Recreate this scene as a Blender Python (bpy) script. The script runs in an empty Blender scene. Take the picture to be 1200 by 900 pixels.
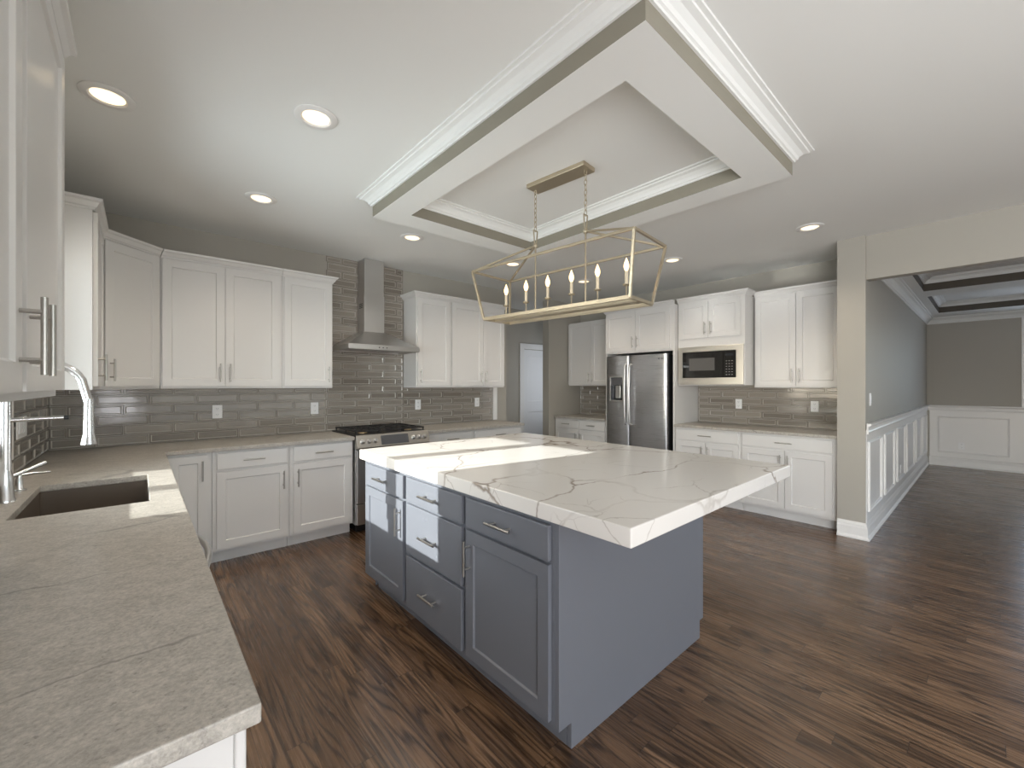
import bpy, bmesh, math, random
from mathutils import Matrix, Vector
random.seed(7)
PI = math.pi
scene = bpy.context.scene
COL = scene.collection

# ------------------------------------------------------------------ camera, light, exposure
CAM_H = 1.38
cd = bpy.data.cameras.new('camera'); cam = bpy.data.objects.new('camera', cd); COL.objects.link(cam)
cd.sensor_width = 36.0; cd.lens = 494.36 / 1200 * 36.0
cd.shift_y = 1.68 / 1200
cd.clip_start = 0.02; cd.clip_end = 200
cam.location = (0, 0, CAM_H); cam.rotation_euler = (PI / 2, 0, -math.radians(41.436))
scene.camera = cam

scene.view_settings.view_transform = 'Standard'
scene.view_settings.look = 'None'
scene.view_settings.exposure = -0.12
scene.view_settings.gamma = 1.0
scene.view_settings.use_curve_mapping = False
scene.cycles.max_bounces = 10
scene.cycles.diffuse_bounces = 6
scene.cycles.glossy_bounces = 5
scene.cycles.transparent_max_bounces = 12
scene.cycles.sample_clamp_indirect = 0.0
scene.cycles.blur_glossy = 0.0
scene.cycles.use_denoising = True
scene.cycles.use_guiding = True
scene.cycles.use_surface_guiding = True
scene.cycles.guiding_training_samples = 64
scene.cycles.surface_guiding_probability = 0.75

world = bpy.data.worlds.new('sky'); scene.world = world; world.use_nodes = True
wn = world.node_tree.nodes; bgn = wn['Background']
sky = wn.new('ShaderNodeTexSky'); sky.sky_type = 'NISHITA'; sky.sun_disc = False
sky.sun_elevation = math.radians(23); sky.sun_rotation = math.radians(278)
world.node_tree.links.new(sky.outputs[0], bgn.inputs[0]); bgn.inputs[1].default_value = 0.4

def light(name, kind, loc, energy, color=(1, 1, 1), **kw):
    l = bpy.data.lights.new(name, kind); l.energy = energy; l.color = color
    o = bpy.data.objects.new(name, l); COL.objects.link(o); o.location = loc
    for k, v in kw.items():
        if k == 'aim':
            o.rotation_euler = Vector(v).to_track_quat('-Z', 'Y').to_euler()
        else:
            setattr(l, k, v)
    return o
SUN_DIR = Vector((1.0, -0.138, -0.425))
light('sun', 'SUN', (-6, 3.5, 4), 12.5, (1.0, 0.985, 0.965), angle=math.radians(0.6), aim=SUN_DIR)
light('daylight_back_windows', 'AREA', (2.0, -3.28, 1.45), 46, (0.97, 0.97, 1.0), shape='RECTANGLE', size=3.6, size_y=2.0, aim=(0, 1, 0.45))
light('daylight_side_window', 'AREA', (-0.46, -1.5, 1.4), 150, (0.97, 0.97, 1.0), shape='RECTANGLE', size=1.8, size_y=1.9, aim=(1, 0.3, 0.35))
light('daylight_sink_window', 'AREA', (-0.78, 2.635, 1.65), 58, (0.86, 0.93, 1.0), shape='RECTANGLE', size=1.3, size_y=1.1, aim=(1, 0, -0.1))
light('daylight_hall', 'AREA', (5.75, 4.9, 1.5), 5, (0.86, 0.92, 1.0), shape='RECTANGLE', size=0.9, size_y=1.4, aim=(-0.6, 1, 0))
light('daylight_dining_window', 'AREA', (10.28, -1.25, 1.7), 20, (0.72, 0.83, 1.0), shape='RECTANGLE', size=1.4, size_y=1.25, aim=(-1, 0.1, -0.1))

# ------------------------------------------------------------------ materials
def mat_new(name):
    m = bpy.data.materials.new(name); m.use_nodes = True
    return m, m.node_tree, m.node_tree.nodes['Principled BSDF']
def simple(name, col, rough=0.5, metal=0.0, spec=0.5, bump=None, emis=None, coat=0.0):
    m, nt, b = mat_new(name)
    b.inputs['Base Color'].default_value = (*col, 1); b.inputs['Roughness'].default_value = rough
    b.inputs['Metallic'].default_value = metal; b.inputs['Specular IOR Level'].default_value = spec
    b.inputs['Coat Weight'].default_value = coat
    if emis:
        b.inputs['Emission Color'].default_value = (*emis[0], 1); b.inputs['Emission Strength'].default_value = emis[1]
    if bump:
        sc, st = bump
        tc = nt.nodes.new('ShaderNodeTexCoord'); n = nt.nodes.new('ShaderNodeTexNoise'); bp = nt.nodes.new('ShaderNodeBump')
        n.inputs['Scale'].default_value = sc; n.inputs['Detail'].default_value = 3
        bp.inputs['Strength'].default_value = st; bp.inputs['Distance'].default_value = 0.002
        nt.links.new(tc.outputs['Object'], n.inputs['Vector']); nt.links.new(n.outputs['Fac'], bp.inputs['Height'])
        nt.links.new(bp.outputs['Normal'], b.inputs['Normal'])
    return m
class NB:
    """small node-graph helper"""
    def __init__(s, nt): s.nt = nt
    def n(s, t, **kw):
        x = s.nt.nodes.new(t)
        for k, v in kw.items(): setattr(x, k, v)
        return x
    def l(s, a, b): s.nt.links.new(a, b)
    def val(s, sock, v):
        if hasattr(v, 'is_linked'): s.l(v, sock)
        else: sock.default_value = v
    def math(s, op, a, b=0.0, c=None):
        x = s.n('ShaderNodeMath', operation=op); s.val(x.inputs[0], a); s.val(x.inputs[1], b)
        if c is not None: s.val(x.inputs[2], c)
        return x.outputs[0]
    def ramp(s, f, pts):
        r = s.n('ShaderNodeValToRGB'); s.val(r.inputs[0], f)
        e = r.color_ramp.elements
        while len(e) < len(pts): e.new(0.5)
        for el, (p, c) in zip(e, pts):
            el.position = p; el.color = (*c, 1) if len(c) == 3 else c
        return r.outputs[0]
    def mix(s, f, a, b, blend='MIX'):
        m = s.n('ShaderNodeMix', data_type='RGBA', blend_type=blend)
        s.val(m.inputs[0], f)
        for sk, v in ((m.inputs[6], a), (m.inputs[7], b)):
            if hasattr(v, 'is_linked'): s.l(v, sk)
            else: sk.default_value = (*v, 1)
        return m.outputs[2]
    def xyz(s, v):
        x = s.n('ShaderNodeSeparateXYZ'); s.l(v, x.inputs[0]); return x.outputs
    def comb(s, x, y, z):
        c = s.n('ShaderNodeCombineXYZ'); s.val(c.inputs[0], x); s.val(c.inputs[1], y); s.val(c.inputs[2], z); return c.outputs[0]
    def noise(s, vec, scale, detail=3, rough=0.5, dist=0.0):
        n = s.n('ShaderNodeTexNoise'); s.l(vec, n.inputs['Vector'])
        n.inputs['Scale'].default_value = scale; n.inputs['Detail'].default_value = detail
        n.inputs['Roughness'].default_value = rough; n.inputs['Distortion'].default_value = dist
        return n.outputs['Fac']

def make_floor():
    m, nt, b = mat_new('stained_oak_floor'); g = NB(nt)
    geo = g.n('ShaderNodeNewGeometry'); X, Y, Z = g.xyz(geo.outputs['Position'])
    W = 0.083
    rowf = g.math('DIVIDE', X, W); row = g.math('FLOOR', rowf)
    w1 = g.n('ShaderNodeTexWhiteNoise', noise_dimensions='1D'); g.l(row, w1.inputs['W'])
    yy = g.math('DIVIDE', g.math('ADD', Y, g.math('MULTIPLY', w1.outputs[0], 7.3)), 1.15)
    colm = g.math('FLOOR', yy)
    w2 = g.n('ShaderNodeTexWhiteNoise', noise_dimensions='2D'); g.l(g.comb(row, colm, 0), w2.inputs['Vector'])
    rid = w2.outputs[0]; seed = g.math('MULTIPLY', rid, 60.0)
    # cathedral grain: contour lines of a stretched noise, per board
    v = g.comb(g.math('MULTIPLY', X, 6.5), g.math('MULTIPLY', Y, 0.5), seed)
    n1 = g.noise(v, 1.0, 2.0, 0.45)
    ring = g.math('SINE', g.math('MULTIPLY', n1, 115.0))
    ring = g.math('POWER', g.math('MULTIPLY_ADD', ring, 0.5, 0.5), 3.0)
    v2 = g.comb(g.math('MULTIPLY', X, 90.0), g.math('MULTIPLY', Y, 2.5), seed)
    fine = g.noise(v2, 1.0, 4.0, 0.65)
    v3 = g.comb(g.math('MULTIPLY', X, 3.0), g.math('MULTIPLY', Y, 0.6), seed)
    big = g.noise(v3, 1.0, 2.0)
    tone = g.math('ADD', g.math('MULTIPLY', rid, 0.42), g.math('MULTIPLY', big, 0.5))
    base = g.ramp(tone, [(0.15, (0.098, 0.054, 0.029)), (0.5, (0.172, 0.099, 0.054)), (0.85, (0.280, 0.168, 0.095))])
    dark = g.mix(g.math('MULTIPLY', ring, 0.85), base, (0.030, 0.016, 0.008))
    fs = g.ramp(fine, [(0.36, (0.62, 0.62, 0.62)), (0.62, (1.15, 1.12, 1.1))])
    colr = g.mix(0.6, dark, fs, 'MULTIPLY')
    # joints
    fx = g.math('FRACT', rowf); ex = g.math('MINIMUM', fx, g.math('SUBTRACT', 1.0, fx))
    fy = g.math('FRACT', yy); ey = g.math('MINIMUM', fy, g.math('SUBTRACT', 1.0, fy))
    jx = g.math('LESS_THAN', ex, 0.011); jy = g.math('LESS_THAN', ey, 0.0012)
    j = g.math('MAXIMUM', jx, jy)
    colr = g.mix(g.math('MULTIPLY', j, 0.75), colr, (0.012, 0.007, 0.004))
    g.l(colr, b.inputs['Base Color'])
    g.l(g.math('MULTIPLY_ADD', fine, 0.14, 0.20), b.inputs['Roughness'])
    bp = g.n('ShaderNodeBump'); bp.inputs['Strength'].default_value = 0.10; bp.inputs['Distance'].default_value = 0.001
    h = g.math('SUBTRACT', g.math('MULTIPLY_ADD', ring, -0.5, g.math('MULTIPLY', fine, 0.6)), j)
    g.l(h, bp.inputs['Height']); g.l(bp.outputs[0], b.inputs['Normal'])
    b.inputs['Coat Weight'].default_value = 0.25; b.inputs['Coat Roughness'].default_value = 0.28
    return m
def make_quartz():
    m, nt, b = mat_new('veined_white_quartz'); g = NB(nt)
    geo = g.n('ShaderNodeNewGeometry'); P = geo.outputs['Position']
    nd = g.n('ShaderNodeTexNoise'); g.l(P, nd.inputs['Vector']); nd.inputs['Scale'].default_value = 2.2; nd.inputs['Detail'].default_value = 5
    mx = g.n('ShaderNodeVectorMath', operation='MULTIPLY_ADD'); g.l(nd.outputs['Color'], mx.inputs[0])
    mx.inputs[1].default_value = (0.42, 0.42, 0.42); g.l(P, mx.inputs[2])
    def veins(scale, width, rot, sq):
        mp = g.n('ShaderNodeMapping'); g.l(mx.outputs[0], mp.inputs['Vector'])
        mp.inputs['Rotation'].default_value = (0.3, 0.2, rot); mp.inputs['Scale'].default_value = sq
        vo = g.n('ShaderNodeTexVoronoi', feature='DISTANCE_TO_EDGE'); g.l(mp.outputs[0], vo.inputs['Vector']); vo.inputs['Scale'].default_value = scale
        mr = g.n('ShaderNodeMapRange', interpolation_type='SMOOTHSTEP'); g.l(vo.outputs['Distance'], mr.inputs[0])
        mr.inputs[1].default_value = 0.0; mr.inputs[2].default_value = width; mr.inputs[3].default_value = 1.0; mr.inputs[4].default_value = 0.0
        return mr.outputs[0]
    big = veins(1.25, 0.021, 0.75, (1.0, 1.9, 1.0)); small = veins(3.0, 0.016, -0.5, (1.0, 1.6, 1.0))
    msk = g.noise(P, 1.7, 2); mk = g.ramp(msk, [(0.42, (0, 0, 0)), (0.58, (1, 1, 1))])
    mk2 = g.ramp(g.noise(P, 3.1, 2), [(0.5, (0, 0, 0)), (0.62, (1, 1, 1))])
    f = g.math('MAXIMUM', g.math('MULTIPLY', big, g.math('MULTIPLY_ADD', mk, 0.80, 0.16)), g.math('MULTIPLY', g.math('MULTIPLY', small, mk2), 0.45))
    c = g.mix(f, (0.76, 0.73, 0.69), (0.30, 0.245, 0.20))
    g.l(c, b.inputs['Base Color']); b.inputs['Roughness'].default_value = 0.19; b.inputs['IOR'].default_value = 1.6
    return m
def make_greystone():
    m, nt, b = mat_new('leathered_grey_stone'); g = NB(nt)
    geo = g.n('ShaderNodeNewGeometry'); P = geo.outputs['Position']
    mp = g.n('ShaderNodeMapping'); g.l(P, mp.inputs['Vector']); mp.inputs['Rotation'].default_value = (0, 0, 0.5); mp.inputs['Scale'].default_value = (1.0, 1.15, 1.0)
    a = g.noise(mp.outputs[0], 26, 9, 0.72); c1 = g.noise(P, 4, 3); c2 = g.noise(mp.outputs[0], 90, 3, 0.6)
    base = g.ramp(a, [(0.3, (0.305, 0.286, 0.259)), (0.5, (0.415, 0.39, 0.353)), (0.7, (0.52, 0.49, 0.447))])
    base = g.mix(g.math('MULTIPLY', c1, 0.4), base, (0.42, 0.385, 0.335))
    spk = g.ramp(c2, [(0.30, (1, 1, 1)), (0.38, (0, 0, 0))])
    base = g.mix(g.math('MULTIPLY', spk, 0.5), base, (0.16, 0.15, 0.135))
    sand = g.ramp(g.noise(P, 130, 5, 0.75), [(0.35, (0.72, 0.72, 0.72)), (0.65, (1.25, 1.24, 1.22))])
    base = g.mix(0.8, base, sand, 'MULTIPLY')
    nd = g.n('ShaderNodeTexNoise'); g.l(P, nd.inputs['Vector']); nd.inputs['Scale'].default_value = 3.0; nd.inputs['Detail'].default_value = 6
    mx = g.n('ShaderNodeVectorMath', operation='MULTIPLY_ADD'); g.l(nd.outputs['Color'], mx.inputs[0]); mx.inputs[1].default_value = (0.3, 0.3, 0.3); g.l(P, mx.inputs[2])
    mp2 = g.n('ShaderNodeMapping'); g.l(mx.outputs[0], mp2.inputs['Vector']); mp2.inputs['Scale'].default_value = (0.45, 2.6, 1); mp2.inputs['Location'].default_value = (0, 0.16, 0)
    vo = g.n('ShaderNodeTexVoronoi', feature='DISTANCE_TO_EDGE'); g.l(mp2.outputs[0], vo.inputs['Vector']); vo.inputs['Scale'].default_value = 1.1
    vn = g.ramp(vo.outputs['Distance'], [(0.0, (1, 1, 1)), (0.014, (0, 0, 0))])
    vm = g.math('MULTIPLY', vn, g.math('MULTIPLY', g.ramp(g.noise(P, 2.3, 2), [(0.4, (0, 0, 0)), (0.6, (1, 1, 1))]), 0.65))
    base = g.mix(vm, base, (0.13, 0.12, 0.11))
    g.l(base, b.inputs['Base Color']); b.inputs['Roughness'].default_value = 0.38; b.inputs['Specular IOR Level'].default_value = 0.35
    bp = g.n('ShaderNodeBump'); bp.inputs['Strength'].default_value = 0.25; bp.inputs['Distance'].default_value = 0.0015
    g.l(a, bp.inputs['Height']); g.l(bp.outputs[0], b.inputs['Normal'])
    return m
def make_tile():
    m, nt, b = mat_new('grey_glass_tile'); g = NB(nt)
    oi = g.n('ShaderNodeNewGeometry')
    n = g.noise(oi.outputs['Position'], 2.0, 2)
    ri = oi.outputs['Random Per Island']
    f = g.math('ADD', g.math('MULTIPLY', ri, 0.7), g.math('MULTIPLY', n, 0.3))
    g.l(g.ramp(f, [(0.1, (0.205, 0.178, 0.15)), (0.9, (0.31, 0.278, 0.24))]), b.inputs['Base Color'])
    b.inputs['Roughness'].default_value = 0.11
    bp = g.n('ShaderNodeBump'); bp.inputs['Strength'].default_value = 0.08; bp.inputs['Distance'].default_value = 0.004
    g.l(g.noise(oi.outputs['Position'], 22, 1), bp.inputs['Height']); g.l(bp.outputs[0], b.inputs['Normal'])
    return m
def make_steel(name, col, rough, axis=2, st=0.02):
    m, nt, b = mat_new(name); g = NB(nt)
    tc = g.n('ShaderNodeTexCoord'); mp = g.n('ShaderNodeMapping'); g.l(tc.outputs['Object'], mp.inputs['Vector'])
    s = [3.0, 3.0, 3.0]; s[axis] = 400.0
    mp.inputs['Scale'].default_value = s
    n = g.noise(mp.outputs[0], 1.0, 2)
    g.l(g.math('MULTIPLY_ADD', n, 0.12, rough - 0.06), b.inputs['Roughness'])
    b.inputs['Base Color'].default_value = (*col, 1); b.inputs['Metallic'].default_value = 1.0
    bp = g.n('ShaderNodeBump'); bp.inputs['Strength'].default_value = st; bp.inputs['Distance'].default_value = 0.001
    g.l(n, bp.inputs['Height']); g.l(bp.outputs[0], b.inputs['Normal'])
    return m
def make_glass():
    m = bpy.data.materials.new('window_glass'); m.use_nodes = True; nt = m.node_tree; nt.nodes.clear(); g = NB(nt)
    out = g.n('ShaderNodeOutputMaterial'); mix = g.n('ShaderNodeMixShader'); t = g.n('ShaderNodeBsdfTransparent'); gl = g.n('ShaderNodeBsdfGlossy')
    fr = g.n('ShaderNodeFresnel'); fr.inputs[0].default_value = 1.45; gl.inputs['Roughness'].default_value = 0.02
    t.inputs[0].default_value = (0.96, 0.98, 0.97, 1)
    g.l(fr.outputs[0], mix.inputs[0]); g.l(t.outputs[0], mix.inputs[1]); g.l(gl.outputs[0], mix.inputs[2]); g.l(mix.outputs[0], out.inputs[0])
    return m

M = dict(
    cab=simple('white_cabinet_paint', (0.68, 0.665, 0.645), 0.30, bump=(60, 0.03)),
    island=simple('blue_grey_cabinet_paint', (0.152, 0.160, 0.182), 0.36, bump=(60, 0.03)),
    wall=simple('greige_wall_paint', (0.40, 0.377, 0.33), 0.6, bump=(180, 0.05)),
    taupe=simple('taupe_tray_paint', (0.26, 0.24, 0.19), 0.6, bump=(180, 0.05)),
    lawn=simple('lawn_green', (0.16, 0.17, 0.10), 0.9, bump=(30, 0.3)),
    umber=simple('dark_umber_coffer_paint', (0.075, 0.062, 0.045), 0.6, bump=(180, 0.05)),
    ceil=simple('ceiling_paint', (0.79, 0.795, 0.775), 0.75, bump=(200, 0.05)),
    trim=simple('white_trim_paint', (0.80, 0.79, 0.77), 0.32),
    door=simple('white_door_paint', (0.80, 0.80, 0.80), 0.4),
    floor=make_floor(), quartz=make_quartz(), stone=make_greystone(), tile=make_tile(),
    tile_glint=simple('painted_bevel_glint', (0.46, 0.43, 0.385), 0.12, bump=(30, 0.02)),  # bevel slopes painted paler to imitate light caught on the tile edges
    grout=simple('grey_grout', (0.52, 0.49, 0.45), 0.8, bump=(300, 0.2)),
    steel=make_steel('brushed_steel', (0.62, 0.61, 0.60), 0.32, 2),
    fridge=make_steel('fridge_steel', (0.52, 0.52, 0.535), 0.29, 2),
    warmsteel=make_steel('warm_steel', (0.60, 0.565, 0.51), 0.34, 2),
    nickel=simple('satin_nickel', (0.46, 0.44, 0.41), 0.30, 1.0, bump=(40, 0.005)),
    chrome=simple('polished_chrome', (0.74, 0.74, 0.745), 0.22, 1.0, bump=(8, 0.005)),
    champagne=simple('champagne_metal', (0.50, 0.43, 0.315), 0.38, 0.75, bump=(120, 0.06)),
    black=simple('black_plastic', (0.012, 0.012, 0.013), 0.4, bump=(90, 0.05)),
    iron=simple('cast_iron', (0.018, 0.016, 0.015), 0.55, bump=(150, 0.3)),
    darkglass=simple('dark_glass', (0.012, 0.011, 0.010), 0.04, bump=(3, 0.002)),
    greyglass=simple('grey_oven_glass', (0.10, 0.10, 0.105), 0.08, bump=(3, 0.002)),
    sink=simple('dark_sink_composite', (0.12, 0.096, 0.075), 0.30, bump=(300, 0.05)),
    brass=simple('burner_brass', (0.55, 0.42, 0.25), 0.35, 0.9, bump=(60, 0.05)),
    plate=simple('white_switch_plastic', (0.85, 0.85, 0.85), 0.35, bump=(90, 0.01)),
    slot=simple('outlet_slot', (0.25, 0.25, 0.26), 0.5, bump=(90, 0.01)),
    candle=simple('candle_sleeve', (0.72, 0.62, 0.46), 0.5, bump=(60, 0.05)),
    bulb=simple('lit_bulb', (1, 0.8, 0.5), 0.3, emis=((1.0, 0.62, 0.27), 3.6)),
    lens=simple('lit_lens', (1, 0.9, 0.8), 0.5, emis=((1.0, 0.76, 0.46), 1.9)),
    glass=make_glass(),
    lcd=simple('dark_display', (0.02, 0.022, 0.025), 0.12, bump=(5, 0.002)),
    keyp=simple('keypad_print', (0.32, 0.31, 0.30), 0.4, bump=(50, 0.01)),
    mwwin=simple('microwave_window_mesh', (0.11, 0.105, 0.10), 0.1, bump=(600, 0.1)),
    badge=simple('badge_grey', (0.25, 0.25, 0.27), 0.3, 0.8, bump=(50, 0.02)),
    hinge=simple('dark_hinge', (0.08, 0.07, 0.06), 0.4, 0.8, bump=(50, 0.02)),
)

# ------------------------------------------------------------------ mesh helpers
class MB:
    def __init__(s): s.v = []; s.f = []; s.m = []; s.cur = 0; s.smooth = set()
    def quad(s, pts, m=None):
        i = len(s.v); s.v += [tuple(p) for p in pts]; s.f.append(tuple(range(i, i + len(pts)))); s.m.append(s.cur if m is None else m)
    def box(s, x0, x1, y0, y1, z0, z1):
        x0, x1 = min(x0, x1), max(x0, x1); y0, y1 = min(y0, y1), max(y0, y1); z0, z1 = min(z0, z1), max(z0, z1)
        i = len(s.v)
        s.v += [(x, y, z) for z in (z0, z1) for y in (y0, y1) for x in (x0, x1)]
        for f in ((0, 2, 3, 1), (4, 5, 7, 6), (0, 1, 5, 4), (2, 6, 7, 3), (0, 4, 6, 2), (1, 3, 7, 5)):
            s.f.append(tuple(i + k for k in f)); s.m.append(s.cur)
        return s
    def loops(s, loops, cap0=True, cap1=True, smooth=False):
        """skin a list of vertex loops of equal length"""
        n = len(loops[0]); i = len(s.v)
        for L in loops: s.v += [tuple(p) for p in L]
        for k in range(len(loops) - 1):
            for j in range(n):
                a = i + k * n + j; b = i + k * n + (j + 1) % n
                if smooth: s.smooth.add(len(s.f))
                s.f.append((a, b, b + n, a + n)); s.m.append(s.cur)
        if cap0: s.f.append(tuple(i + j for j in range(n))[::-1]); s.m.append(s.cur)
        if cap1: s.f.append(tuple(i + (len(loops) - 1) * n + j for j in range(n))); s.m.append(s.cur)
        return s
    def prism(s, poly, z0, z1):
        return s.loops([[(x, y, z0) for x, y in poly], [(x, y, z1) for x, y in poly]])
    def tube(s, pts, r, n=10, caps=True):
        pts = [Vector(p) for p in pts]; rr = r if isinstance(r, (list, tuple)) else [r] * len(pts)
        L = []; up = None
        for k, p in enumerate(pts):
            t = (pts[min(k + 1, len(pts) - 1)] - pts[max(k - 1, 0)]).normalized()
            if up is None:
                up = Vector((0, 0, 1)) if abs(t.z) < 0.9 else Vector((1, 0, 0))
            sx = t.cross(up).normalized(); up = sx.cross(t).normalized()
            L.append([p + rr[k] * (math.cos(a) * sx + math.sin(a) * up) for a in [2 * PI * j / n for j in range(n)]])
        return s.loops(L, caps, caps, True)
    def bar(s, a, b, w, h=None):
        """square bar between two points"""
        h = h or w; a = Vector(a); b = Vector(b); t = (b - a).normalized()
        up = Vector((0, 0, 1)) if abs(t.z) < 0.85 else Vector((0, 1, 0))
        sx = t.cross(up).normalized(); u = sx.cross(t).normalized()
        c = [(-w / 2, -h / 2), (w / 2, -h / 2), (w / 2, h / 2), (-w / 2, h / 2)]
        return s.loops([[p + sx * x + u * y for x, y in c] for p in (a, b)])
    def lathe(s, prof, c=(0, 0, 0), n=24, axis='z', cap=True):
        L = []
        for r, z in prof:
            ring = []
            for j in range(n):
                a = 2 * PI * j / n; x, y = r * math.cos(a), r * math.sin(a)
                if axis == 'z': p = (c[0] + x, c[1] + y, c[2] + z)
                elif axis == 'y': p = (c[0] + x, c[1] + z, c[2] + y)
                else: p = (c[0] + z, c[1] + x, c[2] + y)
                ring.append(p)
            L.append(ring)
        return s.loops(L, cap, cap, True)
    def sweep(s, path, prof, closed=False, prev=None, nxt=None):
        """sweep profile [(out,z)] along a plan path; out is to the right of travel"""
        P = [Vector(p).to_2d() for p in path]; n = len(P); rings = []
        for k in range(n):
            if closed: a, b = P[k - 1], P[(k + 1) % n]
            else:
                a = P[k - 1] if k > 0 else (Vector(prev) if prev else None)
                b = P[k + 1] if k < n - 1 else (Vector(nxt) if nxt else None)
            ns = []
            if a is not None: d = (P[k] - a).normalized(); ns.append(Vector((d.y, -d.x)))
            if b is not None: d = (b - P[k]).normalized(); ns.append(Vector((d.y, -d.x)))
            nn = sum(ns, Vector((0, 0))); nn.normalize(); nn = nn / max(0.2, nn.dot(ns[0]))
            rings.append([(P[k].x + nn.x * o, P[k].y + nn.y * o, z) for o, z in prof])
        if closed: rings.append(rings[0])
        return s.loops(rings, not closed, not closed)
    def slab(s, xs, ys, inc, z0, z1):
        """plate made of grid cells, side faces only on the outline"""
        nx, ny = len(xs) - 1, len(ys) - 1
        on = lambda i, j: 0 <= i < nx and 0 <= j < ny and inc(i, j)
        for i in range(nx):
            for j in range(ny):
                if not on(i, j): continue
                a, b, c, d = xs[i], xs[i + 1], ys[j], ys[j + 1]
                s.quad([(a, c, z1), (b, c, z1), (b, d, z1), (a, d, z1)]); s.quad([(a, d, z0), (b, d, z0), (b, c, z0), (a, c, z0)])
                if not on(i - 1, j): s.quad([(a, d, z0), (a, c, z0), (a, c, z1), (a, d, z1)])
                if not on(i + 1, j): s.quad([(b, c, z0), (b, d, z0), (b, d, z1), (b, c, z1)])
                if not on(i, j - 1): s.quad([(a, c, z0), (b, c, z0), (b, c, z1), (a, c, z1)])
                if not on(i, j + 1): s.quad([(b, d, z0), (a, d, z0), (a, d, z1), (b, d, z1)])
        return s
    def build(s, name, mats, parent=None, bevel=0.0, world=False, seg=2, weld=True):
        me = bpy.data.meshes.new(name)
        v = s.v
        if world and parent is not None:
            inv = wmat(parent).inverted(); v = [inv @ Vector(p) for p in v]
        me.from_pydata([tuple(p) for p in v], [], s.f)
        for m in (mats if isinstance(mats, (list, tuple)) else [mats]): me.materials.append(m)
        for k, p in enumerate(me.polygons):
            p.material_index = s.m[k]; p.use_smooth = k in s.smooth
        bm = bmesh.new(); bm.from_mesh(me)
        if weld: bmesh.ops.remove_doubles(bm, verts=bm.verts, dist=1e-5)
        bmesh.ops.recalc_face_normals(bm, faces=bm.faces); bm.to_mesh(me); bm.free()
        if s.smooth: me.set_sharp_from_angle(angle=math.radians(38))
        o = bpy.data.objects.new(name, me); COL.objects.link(o)
        if parent is not None: o.parent = parent
        if bevel > 0:
            md = o.modifiers.new('edge', 'BEVEL'); md.width = bevel; md.segments = seg; md.limit_method = 'ANGLE'; md.angle_limit = math.radians(35)
        return o
def wmat(o):
    m = Matrix.Translation(o.location) @ o.rotation_euler.to_matrix().to_4x4()
    return wmat(o.parent) @ m if o.parent else m
def tag(o, label, cat, group=None):
    o['label'] = label; o['category'] = cat
    if group: o['group'] = group
    return o
def thing(name, label, cat, loc=(0, 0, 0), rz=0.0, group=None):
    o = bpy.data.objects.new(name, None); COL.objects.link(o); o.empty_display_size = 0.1
    o.location = loc; o.rotation_euler = (0, 0, rz)
    return tag(o, label, cat, group)
def struct(o): o['kind'] = 'structure'; return o
def kids(o): return [c for c in bpy.data.objects if c.parent == o]
def dup(o, parent=None):
    c = o.copy(); COL.objects.link(c)
    if parent is not None: c.parent = parent
    for ch in kids(o): dup(ch, c)
    return c

# ------------------------------------------------------------------ room shell
CZ = 2.72
b = MB(); b.box(-0.9, 10.7, -3.7, 5.8, -0.12, 0.0); struct(b.build('floor', M['floor']))
b = MB(); b.box(-60, 60, -60, 60, -0.7, -0.5); struct(b.build('ground', M['lawn']))
b = MB(); b.box(-0.66, 10.55, -3.5, 5.7, CZ, CZ + 0.15); struct(b.build('ceiling', M['ceil']))
def wall(name, *boxes, mat='wall'):
    q = MB()
    for bx in boxes: q.box(*bx)
    return struct(q.build(name, M[mat]))
# window wall (sink window opening y 2.03..3.24, z 1.09..2.22; side window y -2.4..-0.6)
XW = -0.505
wall('wall_west', (XW - .15, XW, -3.5, -2.4, 0, CZ), (XW - .15, XW, -2.4, -0.6, 0, 0.4), (XW - .15, XW, -2.4, -0.6, 2.3, CZ), (XW - .15, XW, -0.6, 2.03, 0, CZ),
     (XW - .15, XW, 2.03, 3.24, 0, 1.07), (XW - .15, XW, 2.03, 3.24, 2.22, CZ), (XW - .15, XW, 3.24, 4.65, 0, CZ))
wall('wall_north', (XW, 3.89, 4.53, 4.65, 0, CZ))
wall('wall_hall', (3.77, 3.89, 4.65, 5.5, 0, CZ))
wall('wall_hall_back', (3.77, 5.13, 5.5, 5.62, 0, CZ), (5.94, 6.6, 5.5, 5.62, 0, CZ), (5.13, 5.94, 5.5, 5.62, 2.03, CZ))
wall('wall_hall_end', (6.5, 6.6, 4.68, 5.5, 0, CZ))
wall('wall_pantry', (4.78, 6.6, 4.55, 4.68, 0, CZ))
wall('wall_east', (5.55, 5.67, 0.94, 4.55, 0, CZ))
wall('wall_dining_north', (4.86, 10.5, 0.735, 0.94, 0, CZ))
wall('wall_header', (4.89, 5.0, -1.9, 0.735, 2.33, CZ), (4.89, 5.0, -3.4, -1.9, 0, CZ))
wall('wall_dining_east', (10.4, 10.5, -0.42, 0.735, 0, CZ), (10.4, 10.5, -2.0, -0.42, 0, 1.06), (10.4, 10.5, -2.0, -0.42, 2.38, CZ), (10.4, 10.5, -3.4, -2.0, 0, CZ))
wall('wall_south', (XW, 0.1, -3.5, -3.4, 0, CZ), (0.1, 3.9, -3.5, -3.4, 0, 0.35), (0.1, 3.9, -3.5, -3.4, 2.5, CZ), (3.9, 10.5, -3.5, -3.4, 0, CZ))

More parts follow.
